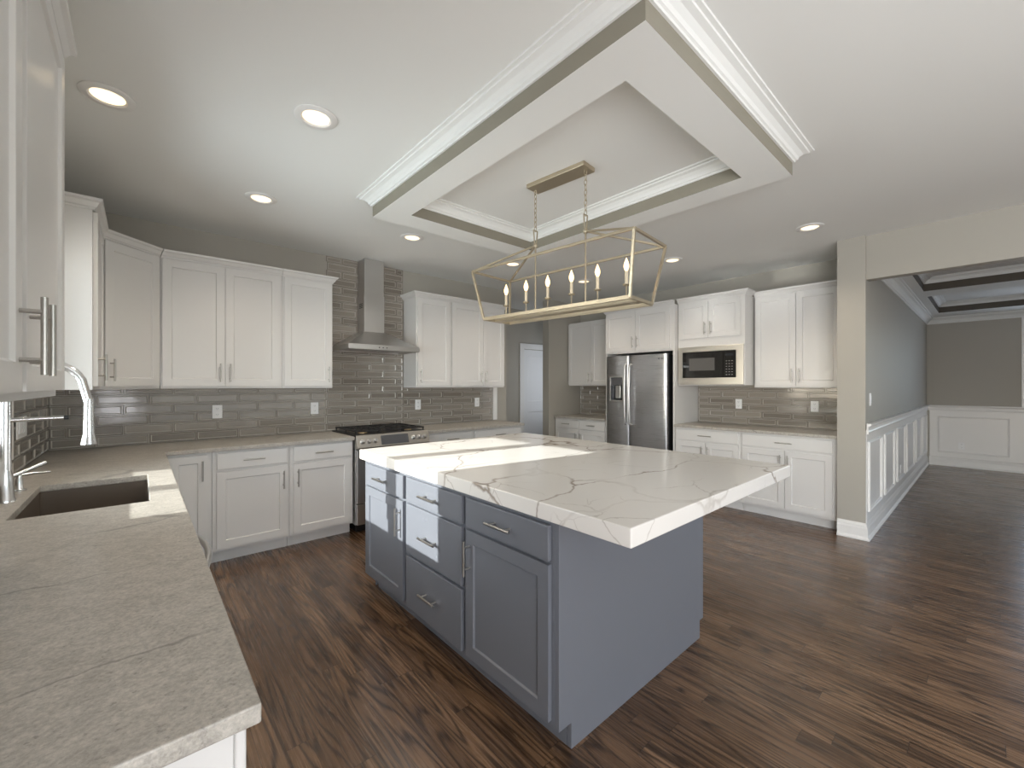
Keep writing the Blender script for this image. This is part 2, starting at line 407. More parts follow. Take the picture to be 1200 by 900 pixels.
def window(name, axis, face, u0, u1, z0, z1, out, mull=(), fr=0.05, cas=0.09, room=1):
    """framed window in a wall opening; axis 'x' = wall of constant x. face = room face, out = outer face"""
    root = struct(bpy.data.objects.new(name, None)); COL.objects.link(root)
    mid = face + (out - face) * 0.62
    root.location = (mid, (u0 + u1) / 2, z0) if axis == 'x' else ((u0 + u1) / 2, mid, z0)
    def bx(q, a0, a1, n0, n1, c0, c1):
        if axis == 'x': q.box(n0, n1, a0, a1, c0, c1)
        else: q.box(a0, a1, n0, n1, c0, c1)
    q = MB(); t = 0.035
    bx(q, u0, u0 + fr, mid - t, mid + t, z0, z1); bx(q, u1 - fr, u1, mid - t, mid + t, z0, z1)
    bx(q, u0, u1, mid - t, mid + t, z0, z0 + fr); bx(q, u0, u1, mid - t, mid + t, z1 - fr, z1)
    for a, w in mull: bx(q, a - w / 2, a + w / 2, mid - t, mid + t, z0, z1)
    q.build('window_frame', M['trim'], root, 0.002, True)
    q = MB(); s = -1 if out > face else 1; f0, f1 = face + s * 0.001, face + s * 0.019
    bx(q, u0 - cas, u0, f0, f1, z0 - cas * .8, z1 + cas); bx(q, u1, u1 + cas, f0, f1, z0 - cas * .8, z1 + cas)
    bx(q, u0, u1, f0, f1, z1, z1 + cas); bx(q, u0, u1, f0, f1, z0 - cas * .8, z0)
    q.build('window_casing', M['trim'], root, 0.003, True)
    edges = [u0 + fr] + [e for a, w in mull for e in (a - w / 2, a + w / 2)] + [u1 - fr]
    for k in range(0, len(edges), 2):
        q = MB(); bx(q, edges[k], edges[k + 1], mid - .003, mid + .003, z0 + fr, z1 - fr); q.build('pane', M['glass'], root, 0, True)
    return root
window('window_1', 'x', XW, 2.03, 3.24, 1.07, 2.22, XW - .15, ((2.63, 0.12),), fr=0.065)
window('window_2', 'x', 10.4, -2.0, -0.42, 1.06, 2.38, 10.5, ((-1.21, 0.06),))
window('window_3', 'y', -3.4, 0.1, 3.9, 0.35, 2.5, -3.5, ((1.37, 0.08), (2.63, 0.08)))
window('window_4', 'x', XW, -2.4, -0.6, 0.4, 2.3, XW - .15, ((-1.5, 0.07),))

# ------------------------------------------------------------------ mouldings of the room
BASEP = [(0, 0), (0.017, 0), (0.017, 0.095), (0.012, 0.115), (0.006, 0.13), (0, 0.135)]
BASEP2 = [(0, 0), (0.032, 0), (0.032, 0.012), (0.018, 0.03), (0.018, 0.10), (0.012, 0.118), (0.012, 0.126), (0.005, 0.145), (0, 0.148)]
CROWN = [(0, 0), (0.010, 0), (0.012, 0.010), (0.020, 0.014), (0.026, 0.030), (0.044, 0.046), (0.066, 0.052), (0.068, 0.060), (0.084, 0.062), (0.086, 0.0698), (0, 0.0698)]
def zoff(prof, z, s=1.0, t=1.0): return [(o * s, z + h * t) for o, h in prof]
q = MB(); q.sweep([(4.86, 0.94 - 0.002), (4.86, 0.735), (10.4, 0.735)], BASEP2); struct(q.build('baseboard_north', M['trim']))
q = MB(); q.sweep([(10.4, 0.735 - 0.03), (10.4, -3.4)], BASEP2); struct(q.build('baseboard_east', M['trim']))
q = MB(); q.sweep([(3.89, 5.5), (5.03, 5.5)], BASEP); struct(q.build('baseboard_hall', M['trim']))
# wainscot: painted field, chair rail, panel mouldings
RAIL = [(0, 0), (0.012, 0), (0.016, 0.018), (0.012, 0.03), (0.012, 0.055), (0.022, 0.07), (0.034, 0.078), (0.034, 0.09), (0, 0.095)]
PANM = [(0.001, 0), (0.016, 0), (0.022, 0.010), (0.010, 0.02), (0.012, 0.03), (0.001, 0.036)]
def picture_frame(q, axis, face, a0, a1, z0, z1):
    """raised moulding rectangle on a wall; profile runs inward"""
    prof = [(0, 0.0), (0, 0.010), (0.008, 0.017), (0.014, 0.009), (0.020, 0.009), (0.024, 0.0)]
    corners = [(a0, z0), (a1, z0), (a1, z1), (a0, z1)]; sg = [(1, 1), (-1, 1), (-1, -1), (1, -1)]
    rings = []
    for (a, z), (sa, sz) in zip(corners, sg):
        rings.append([((a + sa * i, face - h, z + sz * i) if axis == 'y' else (face - h, a + sa * i, z + sz * i)) for i, h in prof])
    rings.append(rings[0]); q.loops(rings, False, False)
q = MB(); q.box(4.872, 10.39, 0.729, 0.7345, 0.15, 0.98)
q.sweep([(4.866, 0.729), (10.36, 0.729)], zoff(RAIL, 0.945))
for a0, a1 in ((4.93, 5.60), (5.80, 6.46), (6.68, 7.36), (7.56, 8.36), (8.62, 9.30), (9.55, 10.2)):
    picture_frame(q, 'y', 0.729, a0, a1, 0.24, 0.87)
struct(q.build('trim_1', M['trim']))
q = MB(); q.box(10.394, 10.3995, -3.39, 0.70, 0.15, 0.98)
q.sweep([(10.394, 0.728), (10.394, -3.39)], zoff(RAIL, 0.945))
for a0, a1 in ((-0.21, 0.60), (-1.9, -0.5), (-3.2, -2.2)): picture_frame(q, 'x', 10.394, a0, a1, 0.23, 0.85)
struct(q.build('trim_2', M['trim']))
# coffered dining ceiling
q = MB(); ZS = 2.56
xs = [5.0, 5.35, 7.38, 7.85, 9.75, 10.4]; ys = [-3.4, -3.0, -1.55, -1.25, 0.55, 0.735]
inc = lambda i, j: not (i in (1, 3) and j in (1, 3))
q.slab(xs, ys, inc, ZS, CZ)
for k, (i, j) in enumerate([(1, 1), (1, 3), (3, 1), (3, 3)]):
    x0, x1, y0, y1 = xs[i], xs[i + 1], ys[j], ys[j + 1]
    q.sweep([(x0, y0), (x0, y1), (x1, y1), (x1, y0)], zoff(CROWN, CZ - 0.0705), True)
n0 = len(q.f)
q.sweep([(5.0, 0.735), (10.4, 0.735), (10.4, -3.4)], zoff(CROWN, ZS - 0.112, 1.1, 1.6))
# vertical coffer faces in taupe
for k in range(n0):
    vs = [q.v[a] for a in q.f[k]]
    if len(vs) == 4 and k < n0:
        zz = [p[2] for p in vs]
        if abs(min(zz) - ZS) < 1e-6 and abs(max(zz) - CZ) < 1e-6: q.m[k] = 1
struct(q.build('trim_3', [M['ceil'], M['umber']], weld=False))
# kitchen ceiling tray
q = MB(); xs = [1.24, 1.43, 2.595, 2.79]; ys = [0.745, 0.945, 2.69, 2.90]
q.slab(xs, ys, lambda i, j: not (i == 1 and j == 1), 2.575, CZ)
for k, f in enumerate(q.f):
    zz = [q.v[a][2] for a in f]
    if max(zz) - min(zz) > 0.1: q.m[k] = 1
TR = zoff(CROWN, CZ - 0.0705)
q.sweep([(1.24, 0.745), (2.79, 0.745), (2.79, 2.90), (1.24, 2.90)], TR, True)
q.sweep([(1.43, 0.945), (1.43, 2.69), (2.595, 2.69), (2.595, 0.945)], TR, True)
struct(q.build('trim_4', [M['ceil'], M['taupe']], weld=False))
# white end strip of the range wall beside the hall
q = MB(); q.box(3.644, 3.71, 4.512, 4.5295, 0.909, 1.352); struct(q.build('trim_5', M['trim'], None, 0.002))
# hall door with casing
rt = struct(bpy.data.objects.new('door_1', None)); COL.objects.link(rt); rt.location = (5.13, 5.53, 0)
def panel_slab(q, x0, x1, z0, z1, y0, th, panels, dep=0.008, slope=0.012):
    """slab facing -y with recessed panels"""
    xs = sorted({x0, x1, *[p[0] for p in panels], *[p[1] for p in panels]}); zs = sorted({z0, z1, *[p[2] for p in panels], *[p[3] for p in panels]})
    for i in range(len(xs) - 1):
        for j in range(len(zs) - 1):
            a, c, e, f = xs[i], xs[i + 1], zs[j], zs[j + 1]
            if any(a >= p[0] - 1e-6 and c <= p[1] + 1e-6 and e >= p[2] - 1e-6 and f <= p[3] + 1e-6 for p in panels): continue
            q.quad([(a, y0, e), (c, y0, e), (c, y0, f), (a, y0, f)])
    for a, c, e, f in panels:
        o = [(a, y0, e), (c, y0, e), (c, y0, f), (a, y0, f)]; s_ = slope
        n = [(a + s_, y0 + dep, e + s_), (c - s_, y0 + dep, e + s_), (c - s_, y0 + dep, f - s_), (a + s_, y0 + dep, f - s_)]
        for k in range(4): q.quad([o[k], o[(k + 1) % 4], n[(k + 1) % 4], n[k]])
        q.quad(n)
    y1 = y0 + th
    q.quad([(x0, y1, z1), (x1, y1, z1), (x1, y1, z0), (x0, y1, z0)])
    q.quad([(x0, y0, z0), (x0, y0, z1), (x0, y1, z1), (x0, y1, z0)]); q.quad([(x1, y1, z0), (x1, y1, z1), (x1, y0, z1), (x1, y0, z0)])
    q.quad([(x0, y0, z1), (x1, y0, z1), (x1, y1, z1), (x0, y1, z1)]); q.quad([(x0, y1, z0), (x1, y1, z0), (x1, y0, z0), (x0, y0, z0)])
q = MB(); panel_slab(q, 5.137, 5.933, 0.012, 2.024, 5.515, 0.035, [(5.25, 5.82, 1.09, 1.91), (5.25, 5.82, 0.22, 0.90)]); q.build('door_leaf', M['door'], rt, 0, True)
q = MB(); q.box(5.03, 5.128, 5.481, 5.499, 0, 2.128); q.box(5.942, 6.04, 5.481, 5.499, 0, 2.128); q.box(5.128, 5.942, 5.481, 5.499, 2.032, 2.128); q.build('door_casing', M['trim'], rt, 0.003, True)
for z in (1.77, 1.05, 0.25):
    q = MB(); q.tube([(5.135, 5.508, z - .05), (5.135, 5.508, z + .05)], 0.009); q.build('hinge', M['hinge'], rt, 0, True)
q = MB(); q.lathe([(0.03, 0), (0.03, -0.008), (0.012, -0.012), (0.012, -0.035), (0.027, -0.045), (0.027, -0.06), (0.01, -0.07)], (5.87, 5.515, 0.97), 16, 'y'); q.build('door_knob', M['nickel'], rt, 0, True)

# ------------------------------------------------------------------ cabinets
def add_handle(parent, p, length, vertical, out=0.034, mat='nickel', lab=None):
    """bar pull in front of a face looking to -y; p = centre on the face"""
    q = MB(); x, y, z = p; r = 0.0058
    h = length / 2; ps = length * 0.31
    d = (0, 0, 1) if vertical else (1, 0, 0)
    q.tube([(x - d[0] * h, y - out, z - d[2] * h), (x + d[0] * h, y - out, z + d[2] * h)], r, 10)
    for s in (-1, 1):
        q.tube([(x + s * d[0] * ps, y, z + s * d[2] * ps), (x + s * d[0] * ps, y - out, z + s * d[2] * ps)], r * 0.8, 8)
    return q.build('handle', M[mat], parent)
def add_door(root, x0, x1, z0, z1, mat, handle=None, y=0.0, th=0.02, hl=0.15, st=0.057):
    q = MB(); panel_slab(q, x0, x1, z0, z1, y - th, th - 0.0005, [(x0 + st, x1 - st, z0 + st, z1 - st)], 0.009, 0.005)
    o = q.build('door', M[mat], root, 0.0015)
    if handle:
        side, vert = handle
        hx = x0 + 0.032 if side == 'L' else x1 - 0.032
        hz = z0 + 0.034 + hl / 2 if vert == 'bot' else z1 - 0.04 - hl / 2
        add_handle(o, (hx, y - th, hz), hl, True)
    return o
def add_drawer(root, x0, x1, z0, z1, mat, y=0.0, th=0.02, hl=0.15):
    q = MB(); q.box(x0, x1, y - th, y - 0.0005, z0, z1)
    o = q.build('drawer', M[mat], root, 0.004, seg=2)
    add_handle(o, ((x0 + x1) / 2, y - th, (z0 + z1) / 2), hl, False)
    return o
CABCR = [(0, 0), (0.008, 0), (0.010, 0.008), (0.018, 0.014), (0.030, 0.036), (0.042, 0.044), (0.044, 0.058), (0, 0.058)]
def wall_cab(label, loc, rz, w, d, z0, z1, doors, ends=(False, False), crown=True, prev=None, nxt=None, name='wall_cabinet', hl=0.15, light_rail=False):
    """loc = left front corner of the box seen from the room; doors = [(x0,x1,side)]"""
    root = thing(name, label, 'cabinet', (loc[0], loc[1], z0), rz)
    h = z1 - z0
    q = MB(); q.box(0, w, 0, d, 0, h - 0.045); q.build('cabinet_body', M['cab'], root, 0.0015)
    for x0, x1, s in doors: add_door(root, x0, x1, 0.02, h - 0.068, 'cab', (s, 'bot') if s else None, hl=hl)
    if crown:
        path = [(0, 0), (w, 0)]
        if ends[0]: path = [(0, d)] + path
        if ends[1]: path = path + [(w, d)]
        q = MB(); q.sweep(path, zoff(CABCR, h - 0.058), prev=prev, nxt=nxt); q.build('crown_moulding', M['cab'], root, 0.0)
    return root
def base_cab(label, loc, rz, w, d, fronts, mat='cab', ztop=0.874, toe=0.10, toe_in=0.075, name='base_cabinet', hl=0.15):
    root = thing(name, label, 'cabinet', (loc[0], loc[1], 0), rz)
    q = MB(); q.box(0, w, 0, d, toe, ztop); q.build('cabinet_body', M[mat], root, 0.0015)
    q = MB(); q.box(0.001, w - 0.001, toe_in, d - 0.01, 0, toe - 0.0005); q.build('toe_kick', M[mat], root)
    for f in fronts:
        if f[0] == 'door': add_door(root, f[1], f[2], f[3], f[4], mat, (f[5], 'top') if f[5] else None, hl=hl)
        else: add_drawer(root, f[1], f[2], f[3], f[4], mat, hl=hl)
    return root
ZU0, ZU1 = 1.355, 2.425
UY = 4.222          # box front of the range-wall uppers
N, Wd, Ed = 0.0, PI / 2, -PI / 2   # rotations: range wall, window wall, fridge wall
D_U = 4.517 - UY
# range wall
wall_cab('white double-door wall cabinet between the diagonal corner cabinet and the single-door one', (0.118, UY), N, 0.845, D_U, ZU0, ZU1,
         [(0.012, 0.413, 'R'), (0.417, 0.818, 'L')], prev=(-0.2, -0.3))
wall_cab('white single-door wall cabinet just left of the range hood', (0.965, UY), N, 0.437, D_U, ZU0, ZU1, [(0.012, 0.425, 'R')], ends=(False, True))
wall_cab('white single-door wall cabinet just right of the range hood', (2.305, UY), N, 0.45, D_U, ZU0, ZU1, [(0.012, 0.436, 'L')], ends=(True, False))
wall_cab('white double-door wall cabinet at the hall end of the range wall', (2.757, UY), N, 0.83, D_U, ZU0, ZU1, [(0.012, 0.472, 'R'), (0.476, 0.818, 'L')], ends=(False, True))
# diagonal corner cabinet
cx0, cy0, cx1, cy1 = -0.198, 3.918, 0.115, UY
ang = math.atan2(cy1 - cy0, cx1 - cx0); dl = math.hypot(cx1 - cx0, cy1 - cy0)
rt = thing('corner_cabinet', 'white diagonal corner wall cabinet where the sink and range walls meet', 'cabinet', (cx0, cy0, ZU0), ang)
H = ZU1 - ZU0
q = MB(); q.prism([(cx0, cy0), (cx1, cy1), (cx1, 4.528), (XW + .002, 4.528), (XW + .002, cy0)], ZU0, ZU0 + H - .045); q.build('cabinet_body', M['cab'], rt, 0.0015, True)
add_door(rt, 0.018, dl - 0.018, 0.02, H - 0.068, 'cab', ('L', 'bot'))
q = MB(); q.sweep([(0, 0), (dl, 0)], zoff(CABCR, H - .058), prev=tuple(Matrix.Rotation(-ang, 2) @ Vector((0, -1))), nxt=tuple(Vector((dl, 0)) + Matrix.Rotation(-ang, 2) @ Vector((1, 0)))); q.build('crown_moulding', M['cab'], rt)
# window wall uppers
wall_cab('narrow white wall cabinet between the sink window and the diagonal corner cabinet', (-0.198, 3.335), Wd, 0.581, 0.305, ZU0, ZU1, [(0.012, 0.565, 'L')], ends=(True, False), nxt=(0.581 + 0.3, -0.32))
wall_cab('large white wall cabinet at the left edge of the photo, nearest the camera', (-0.198, 0.78), Wd, 1.168, 0.305, ZU0 - 0.008, ZU1 + .05, [(0.012, 0.517, 'R'), (0.56, 1.156, 'L')], ends=(True, True), hl=0.157)
# base cabinets, range wall
BY = 3.925
base_cab('white corner base cabinet with one tall narrow door beside the left counter', (0.150, BY), N, 0.262, 0.6, [('door', 0.004, 0.234, 0.12, 0.855, 'R')])
base_cab('white base cabinet with one drawer and one door, right of the corner cabinet', (0.414, BY), N, 0.535, 0.6, [('drawer', 0.028, 0.518, 0.732, 0.857), ('door', 0.028, 0.518, 0.125, 0.712, 'R')])
base_cab('white base cabinet with one drawer and one door, touching the left side of the range', (0.951, BY), N, 0.535, 0.6, [('drawer', 0.028, 0.512, 0.732, 0.857), ('door', 0.028, 0.512, 0.125, 0.712, 'L')])
base_cab('white base cabinet touching the right side of the range, mostly hidden by the island', (2.266, BY), N, 0.60, 0.6, [('drawer', 0.02, 0.58, 0.732, 0.857), ('door', 0.02, 0.298, 0.125, 0.712, 'R'), ('door', 0.302, 0.58, 0.125, 0.712, 'L')])
base_cab('white base cabinet at the hall end of the range counter', (2.868, BY), N, 0.75, 0.6, [('drawer', 0.02, 0.73, 0.732, 0.857), ('door', 0.02, 0.373, 0.125, 0.712, 'R'), ('door', 0.377, 0.73, 0.125, 0.712, 'L')])
# base cabinets, window wall
base_cab('white base cabinet under the near end of the left stone counter', (0.105, 0.745), Wd, 0.905, 0.6, [('drawer', 0.02, 0.45, 0.732, 0.857), ('drawer', 0.455, 0.885, 0.732, 0.857), ('door', 0.02, 0.45, 0.125, 0.712, 'R'), ('door', 0.455, 0.885, 0.125, 0.712, 'L')])
# sink base: open topped body so the bowl hangs inside
rt = thing('sink_base_cabinet', 'white base cabinet under the dark sink in the left counter', 'cabinet', (0.105, 2.262, 0), Wd)
q = MB(); q.slab([0, 0.02, 0.778, 0.798], [0, 0.02, 0.588, 0.6], lambda i, j: not (i == 1 and j == 1), 0.10, 0.872); q.build('cabinet_body', M['cab'], rt)
q = MB(); q.box(0.001, 0.797, 0.075, 0.59, 0, 0.0995); q.build('toe_kick', M['cab'], rt)
add_door(rt, 0.02, 0.397, 0.125, 0.857, 'cab', ('R', 'top')); add_door(rt, 0.401, 0.778, 0.125, 0.857, 'cab', ('L', 'top'))
base_cab('plain white filler base cabinet in the blind corner under the left counter', (0.105, 3.062), Wd, 0.855, 0.6, [('door', 0.02, 0.80, 0.125, 0.857, None)])
# dishwasher
rt = thing('dishwasher', 'steel dishwasher with a bowed dark handle under the left counter beside the sink', 'dishwasher', (0.112, 1.655, 0), Wd)
q = MB(); q.box(0.002, 0.598, 0.03, 0.58, 0.1, 0.868); q.build('tub_body', M['black'], rt)
q = MB(); q.box(0.004, 0.596, -0.018, 0.029, 0.105, 0.866); q.build('front_door', M['steel'], rt, 0.004)
q = MB(); q.box(0.01, 0.59, 0.07, 0.11, 0.0, 0.099); q.build('toe_kick', M['black'], rt)
q = MB(); q.tube([(0.04, -0.017, 0.765), (0.05, -0.045, 0.765)] + [(0.05 + 0.5 * t / 12, -0.045 - 0.035 * math.sin(PI * t / 12), 0.765) for t in range(1, 12)] + [(0.55, -0.045, 0.765), (0.56, -0.017, 0.765)], 0.011, 10)
q.build('handle', M['steel'], rt)

# fridge wall
EX = 4.93
base_cab('white base cabinet with two doors and one wide drawer beside the column', (EX, 1.802), Ed, 0.858, 0.615, [('drawer', 0.02, 0.815, 0.732, 0.857), ('door', 0.02, 0.42, 0.125, 0.712, 'R'), ('door', 0.424, 0.815, 0.125, 0.712, 'L')])
base_cab('white base cabinet with two doors and one wide drawer beside the refrigerator', (EX, 2.556), Ed, 0.752, 0.615, [('drawer', 0.02, 0.732, 0.732, 0.857), ('door', 0.02, 0.374, 0.125, 0.712, 'R'), ('door', 0.378, 0.732, 0.125, 0.712, 'L')])
base_cab('white two-drawer base cabinet in the nook left of the refrigerator', (EX, 4.545), Ed, 0.968, 0.615, [('drawer', 0.02, 0.475, 0.732, 0.857), ('drawer', 0.495, 0.955, 0.732, 0.857), ('door', 0.02, 0.475, 0.125, 0.712, 'R'), ('door', 0.495, 0.955, 0.125, 0.712, 'L')])
EU = 5.245
wall_cab('tall white double-door wall cabinet beside the column, right of the microwave', (EU, 1.772), Ed, 0.826, 5.548 - EU, ZU0, ZU1 + .008, [(0.012, 0.405, 'R'), (0.409, 0.79, 'L')])
wall_cab('white double-door wall cabinet in the nook left of the refrigerator', (EU, 4.54), Ed, 0.962, 5.548 - EU, ZU0 + .02, ZU1 + 0.0, [(0.008, 0.46, 'R'), (0.464, 0.95, 'L')], crown=False)
# over-fridge cabinet with its side panels
rt = thing('fridge_surround_cabinet', 'white cabinet with two short doors above the refrigerator and its side panels', 'cabinet', (4.92, 3.575, 0), Ed)
Wf = 3.575 - 2.56
q = MB(); q.box(0.0, Wf, 0, 0.628, 1.812, 2.38); q.build('cabinet_body', M['cab'], rt, 0.0015)
q = MB(); q.box(0.0, 0.02, 0.0, 0.628, 0, 1.811); q.build('side_panel', M['cab'], rt, 0.001)
q = MB(); q.box(Wf - 0.02, Wf, 0.0, 0.628, 0, 1.811); q.build('side_panel', M['cab'], rt, 0.001)
add_door(rt, 0.012, 0.478, 1.84, 2.352, 'cab', ('R', 'bot')); add_door(rt, 0.482, 0.955, 1.84, 2.352, 'cab', ('L', 'bot'))
q = MB(); q.sweep([(0, 0.29), (0, 0), (Wf, 0)], zoff(CABCR, 2.372)); q.build('crown_moulding', M['cab'], rt)
# microwave cabinet
MX = 5.0; MW0 = 2.554; MWw = 2.554 - 1.785
rt = thing('microwave_cabinet', 'white cabinet with two short doors over the built-in microwave', 'cabinet', (MX, MW0, 1.382), Ed)
q = MB(); q.box(0, MWw, 0, 0.547, 0.452, 1.008)
q.box(0, 0.02, 0, 0.547, 0, 0.4515); q.box(MWw - 0.02, MWw, 0, 0.547, 0, 0.4515); q.box(0.02, MWw - 0.02, 0, 0.547, 0, 0.018); q.box(0.02, MWw - 0.02, 0.52, 0.547, 0.018, 0.4515)
q.build('cabinet_body', M['cab'], rt, 0.0015)
add_door(rt, 0.02, 0.372, 0.56, 0.985, 'cab', ('R', 'bot')); add_door(rt, 0.376, 0.728, 0.56, 0.985, 'cab', ('L', 'bot'))
q = MB(); q.sweep([(0, 0), (MWw, 0), (MWw, 0.185)], zoff(CABCR, 1.002)); q.build('crown_moulding', M['cab'], rt)
# ------------------------------------------------------------------ microwave
rt = thing('microwave', 'built-in microwave with black glass front in a wide steel trim frame', 'microwave', (MX, MW0, 1.402), Ed)
q = MB(); q.box(0.03, MWw - 0.03, 0.004, 0.45, 0.002, 0.42); q.build('oven_body', M['black'], rt)
q = MB(); a0, a1, c0, c1 = 0.012, MWw - 0.010, -0.012, 0.437; i0, i1, e0, e1 = 0.065, MWw - 0.085, 0.068, 0.375
q.slab([a0, i0, i1, a1], [c0, e0, e1, c1], lambda i, j: not (i == 1 and j == 1), 0, 0.024)
q.v = [(x, -0.002 - z, y) for x, y, z in q.v]; q.build('trim_frame', M['warmsteel'], rt, 0.003)
q = MB(); q.box(i0 + .002, i1 - .142, -0.021, 0.003, e0 + .003, e1 - .003); dr = q.build('door', M['darkglass'], rt, 0.003)
q = MB(); q.box(i0 + .085, i1 - .235, -0.0222, -0.0208, e0 + .085, e1 - .075); q.build('window', M['mwwin'], dr)
q = MB(); q.box(i1 - .139, i1 - .002, -0.021, 0.003, e0 + .003, e1 - .003); cp = q.build('control_panel', M['darkglass'], rt, 0.003)
q = MB(); q.box(i1 - .115, i1 - .03, -0.0222, -0.0208, e1 - .062, e1 - .03); q.build('display', M['lcd'], cp)
for r in range(6):
    for c in range(3):
        q = MB(); q.box(i1 - .110 + c * .03, i1 - .096 + c * .03, -0.0222, -0.0208, e0 + .03 + r * .031, e0 + .036 + r * .031); q.build('key', M['keyp'], cp)
# ------------------------------------------------------------------ refrigerator
rt = thing('refrigerator', 'stainless side-by-side refrigerator with a water dispenser in its left door', 'refrigerator', (4.93, 3.535, 0), Ed)
FW = 0.905
q = MB(); q.box(0.004, FW - 0.004, 0.0, 0.60, 0.03, 1.765); q.box(0.03, FW - .03, 0.02, 0.5, 0.0, 0.03); q.build('cabinet_body', M['black'], rt, 0.004)
def fdoor(x0, x1, hole=None):
    q = MB(); n = 12; z0, z1 = 0.09, 1.775
    def yf(x):
        t = (x - x0) / (x1 - x0); e = min(t, 1 - t) * (x1 - x0)
        r = 0.018
        return -0.062 - 0.014 * math.sin(PI * t) + (r - math.sqrt(max(0, r * r - (r - min(e, r)) ** 2)))
    X = [x0, x0 + .003, x0 + .008, x0 + .018] + [x0 + .018 + (x1 - x0 - .036) * k / n for k in range(1, n)] + [x1 - .018, x1 - .008, x1 - .003, x1]
    if hole: X = sorted([x for x in X if min(abs(x - hole[0]), abs(x - hole[1])) > 0.012] + [hole[0], hole[1]])
    Z = [z0, z1] if not hole else [z0, hole[2], hole[3], z1]
    for i in range(len(X) - 1):
        for j in range(len(Z) - 1):
            if hole and X[i] >= hole[0] - 1e-6 and X[i + 1] <= hole[1] + 1e-6 and j == 1: continue
            q.smooth.add(len(q.f)); q.quad([(X[i], yf(X[i]), Z[j]), (X[i + 1], yf(X[i + 1]), Z[j]), (X[i + 1], yf(X[i + 1]), Z[j + 1]), (X[i], yf(X[i]), Z[j + 1])])
    yb = -0.004
    poly = [(x, yf(x)) for x in X] + [(x1, yb), (x0, yb)]
    q.quad([(x, y, z1) for x, y in poly]); q.quad([(x, y, z0) for x, y in poly[::-1]])
    q.quad([(x0, yb, z0), (x1, yb, z0), (x1, yb, z1), (x0, yb, z1)])
    for x in (x0, x1): q.quad([(x, yf(x), z0), (x, yf(x), z1), (x, yb, z1), (x, yb, z0)])
    if hole:
        h0, h1, k0, k1 = hole; d = -0.008
        q.quad([(h0, yf(h0), k0), (h0, d, k0), (h0, d, k1), (h0, yf(h0), k1)]); q.quad([(h1, yf(h1), k0), (h1, d, k0), (h1, d, k1), (h1, yf(h1), k1)])
        for k in (k0, k1):
            xx = [x for x in X if h0 - 1e-6 <= x <= h1 + 1e-6]
            q.quad([(x, yf(x), k) for x in xx] + [(h1, d, k), (h0, d, k)])
        q.quad([(h0, d, k0), (h1, d, k0), (h1, d, k1), (h0, d, k1)])
    return q, yf
HOLE = (0.075, 0.285, 1.17, 1.50)
q, yfl = fdoor(0.003, 0.362, HOLE); dl_ = q.build('freezer_door', M['fridge'], rt)
q, yfr = fdoor(0.368, FW - .003); dr_ = q.build('fridge_door', M['fridge'], rt)
for d_, x in ((dl_, 0.330), (dr_, 0.400)):
    q = MB(); y0 = -0.065
    q.tube([(x, y0, 0.86), (x, y0 - .045, 0.875)] + [(x, y0 - .045 - .012 * math.sin(PI * t / 10), 0.875 + 0.765 * t / 10) for t in range(1, 10)] + [(x, y0 - .045, 1.64), (x, y0, 1.655)], 0.0125, 12)
    q.build('handle', M['steel'], d_)
q = MB(); y = -0.066
q.slab([HOLE[0] - .008, HOLE[0] + .012, HOLE[1] - .012, HOLE[1] + .008], [HOLE[2] - .008, HOLE[2] + .012, HOLE[3] - .012, HOLE[3] + .008], lambda i, j: not (i == 1 and j == 1), 0.066, 0.082)
q.v = [(x, -z, yy) for x, yy, z in q.v]; q.build('dispenser_frame', M['steel'], dl_, 0.002)
q = MB(); q.box(HOLE[0] + .003, HOLE[1] - .003, -0.066, -0.010, 1.385, HOLE[3] - .003); q.build('dispenser_panel', M['greyglass'], dl_, 0.003)
q = MB(); q.box(HOLE[0] + .004, HOLE[1] - .004, -0.012, -0.0085, HOLE[2] + .004, 1.384); q.build('dispenser_cavity', M['black'], dl_)
q = MB(); q.loops([[(0.15 + s * .035, -0.05, 1.375), (0.235 + s * .02, -0.05, 1.375), (0.235 + s * .02, -0.02, 1.375), (0.15 + s * .035, -0.02, 1.375)] if False else [(0.145, y0, z) if k < 2 else (0.225, y0, z) for k, (y0) in enumerate((-0.05, -0.015, -0.015, -0.05))] for z, s in ((1.205, 0), (1.38, 1))])
q.build('dispenser_paddle', M['steel'], dl_, 0.006)
q = MB(); q.lathe([(0.0005, -0.0015), (0.013, -0.0015), (0.013, 0.0)], (0.80, yfr(0.80), 1.715), 20, 'y'); q.build('badge', M['badge'], dr_)
q = MB(); q.box(0.826, 0.858, yfr(0.84) - .0012, yfr(0.84) + .004, 1.708, 1.722); q.build('badge_plate', M['badge'], dr_)
q = MB(); q.box(0.02, FW - .02, -0.03, 0.0, 0.02, 0.082); q.build('base_grille', M['black'], rt)

# ------------------------------------------------------------------ countertops
ZC0, ZC1 = 0.876, 0.906
def counter(label, xs, ys, inc, mat='stone', z0=ZC0, z1=ZC1, bev=0.003, name='countertop'):
    q = MB(); q.slab(xs, ys, inc, z0, z1)
    bm_o = q.build(name, M[mat], None, bev); return tag(bm_o, label, 'countertop')
SX0, SX1, SY0, SY1 = -0.352, 0.031, 2.285, 2.965
counter('L-shaped grey stone countertop with the sink, along the window wall to the range', [XW + .001, SX0, SX1, 0.137, 1.490], [0.72, SY0, SY1, 3.885, 4.528],
        lambda i, j: (j == 3 or i < 3) and not (i == 1 and j == 1))
counter('grey stone countertop right of the range, ending at the hall', [2.262, 3.640], [3.885, 4.528], lambda i, j: True)
counter('grey stone countertop under the microwave, between refrigerator and column', [4.895, 5.548], [0.943, 2.557], lambda i, j: True)
counter('small grey stone countertop in the nook left of the refrigerator', [4.895, 5.548], [3.578, 4.548], lambda i, j: True)
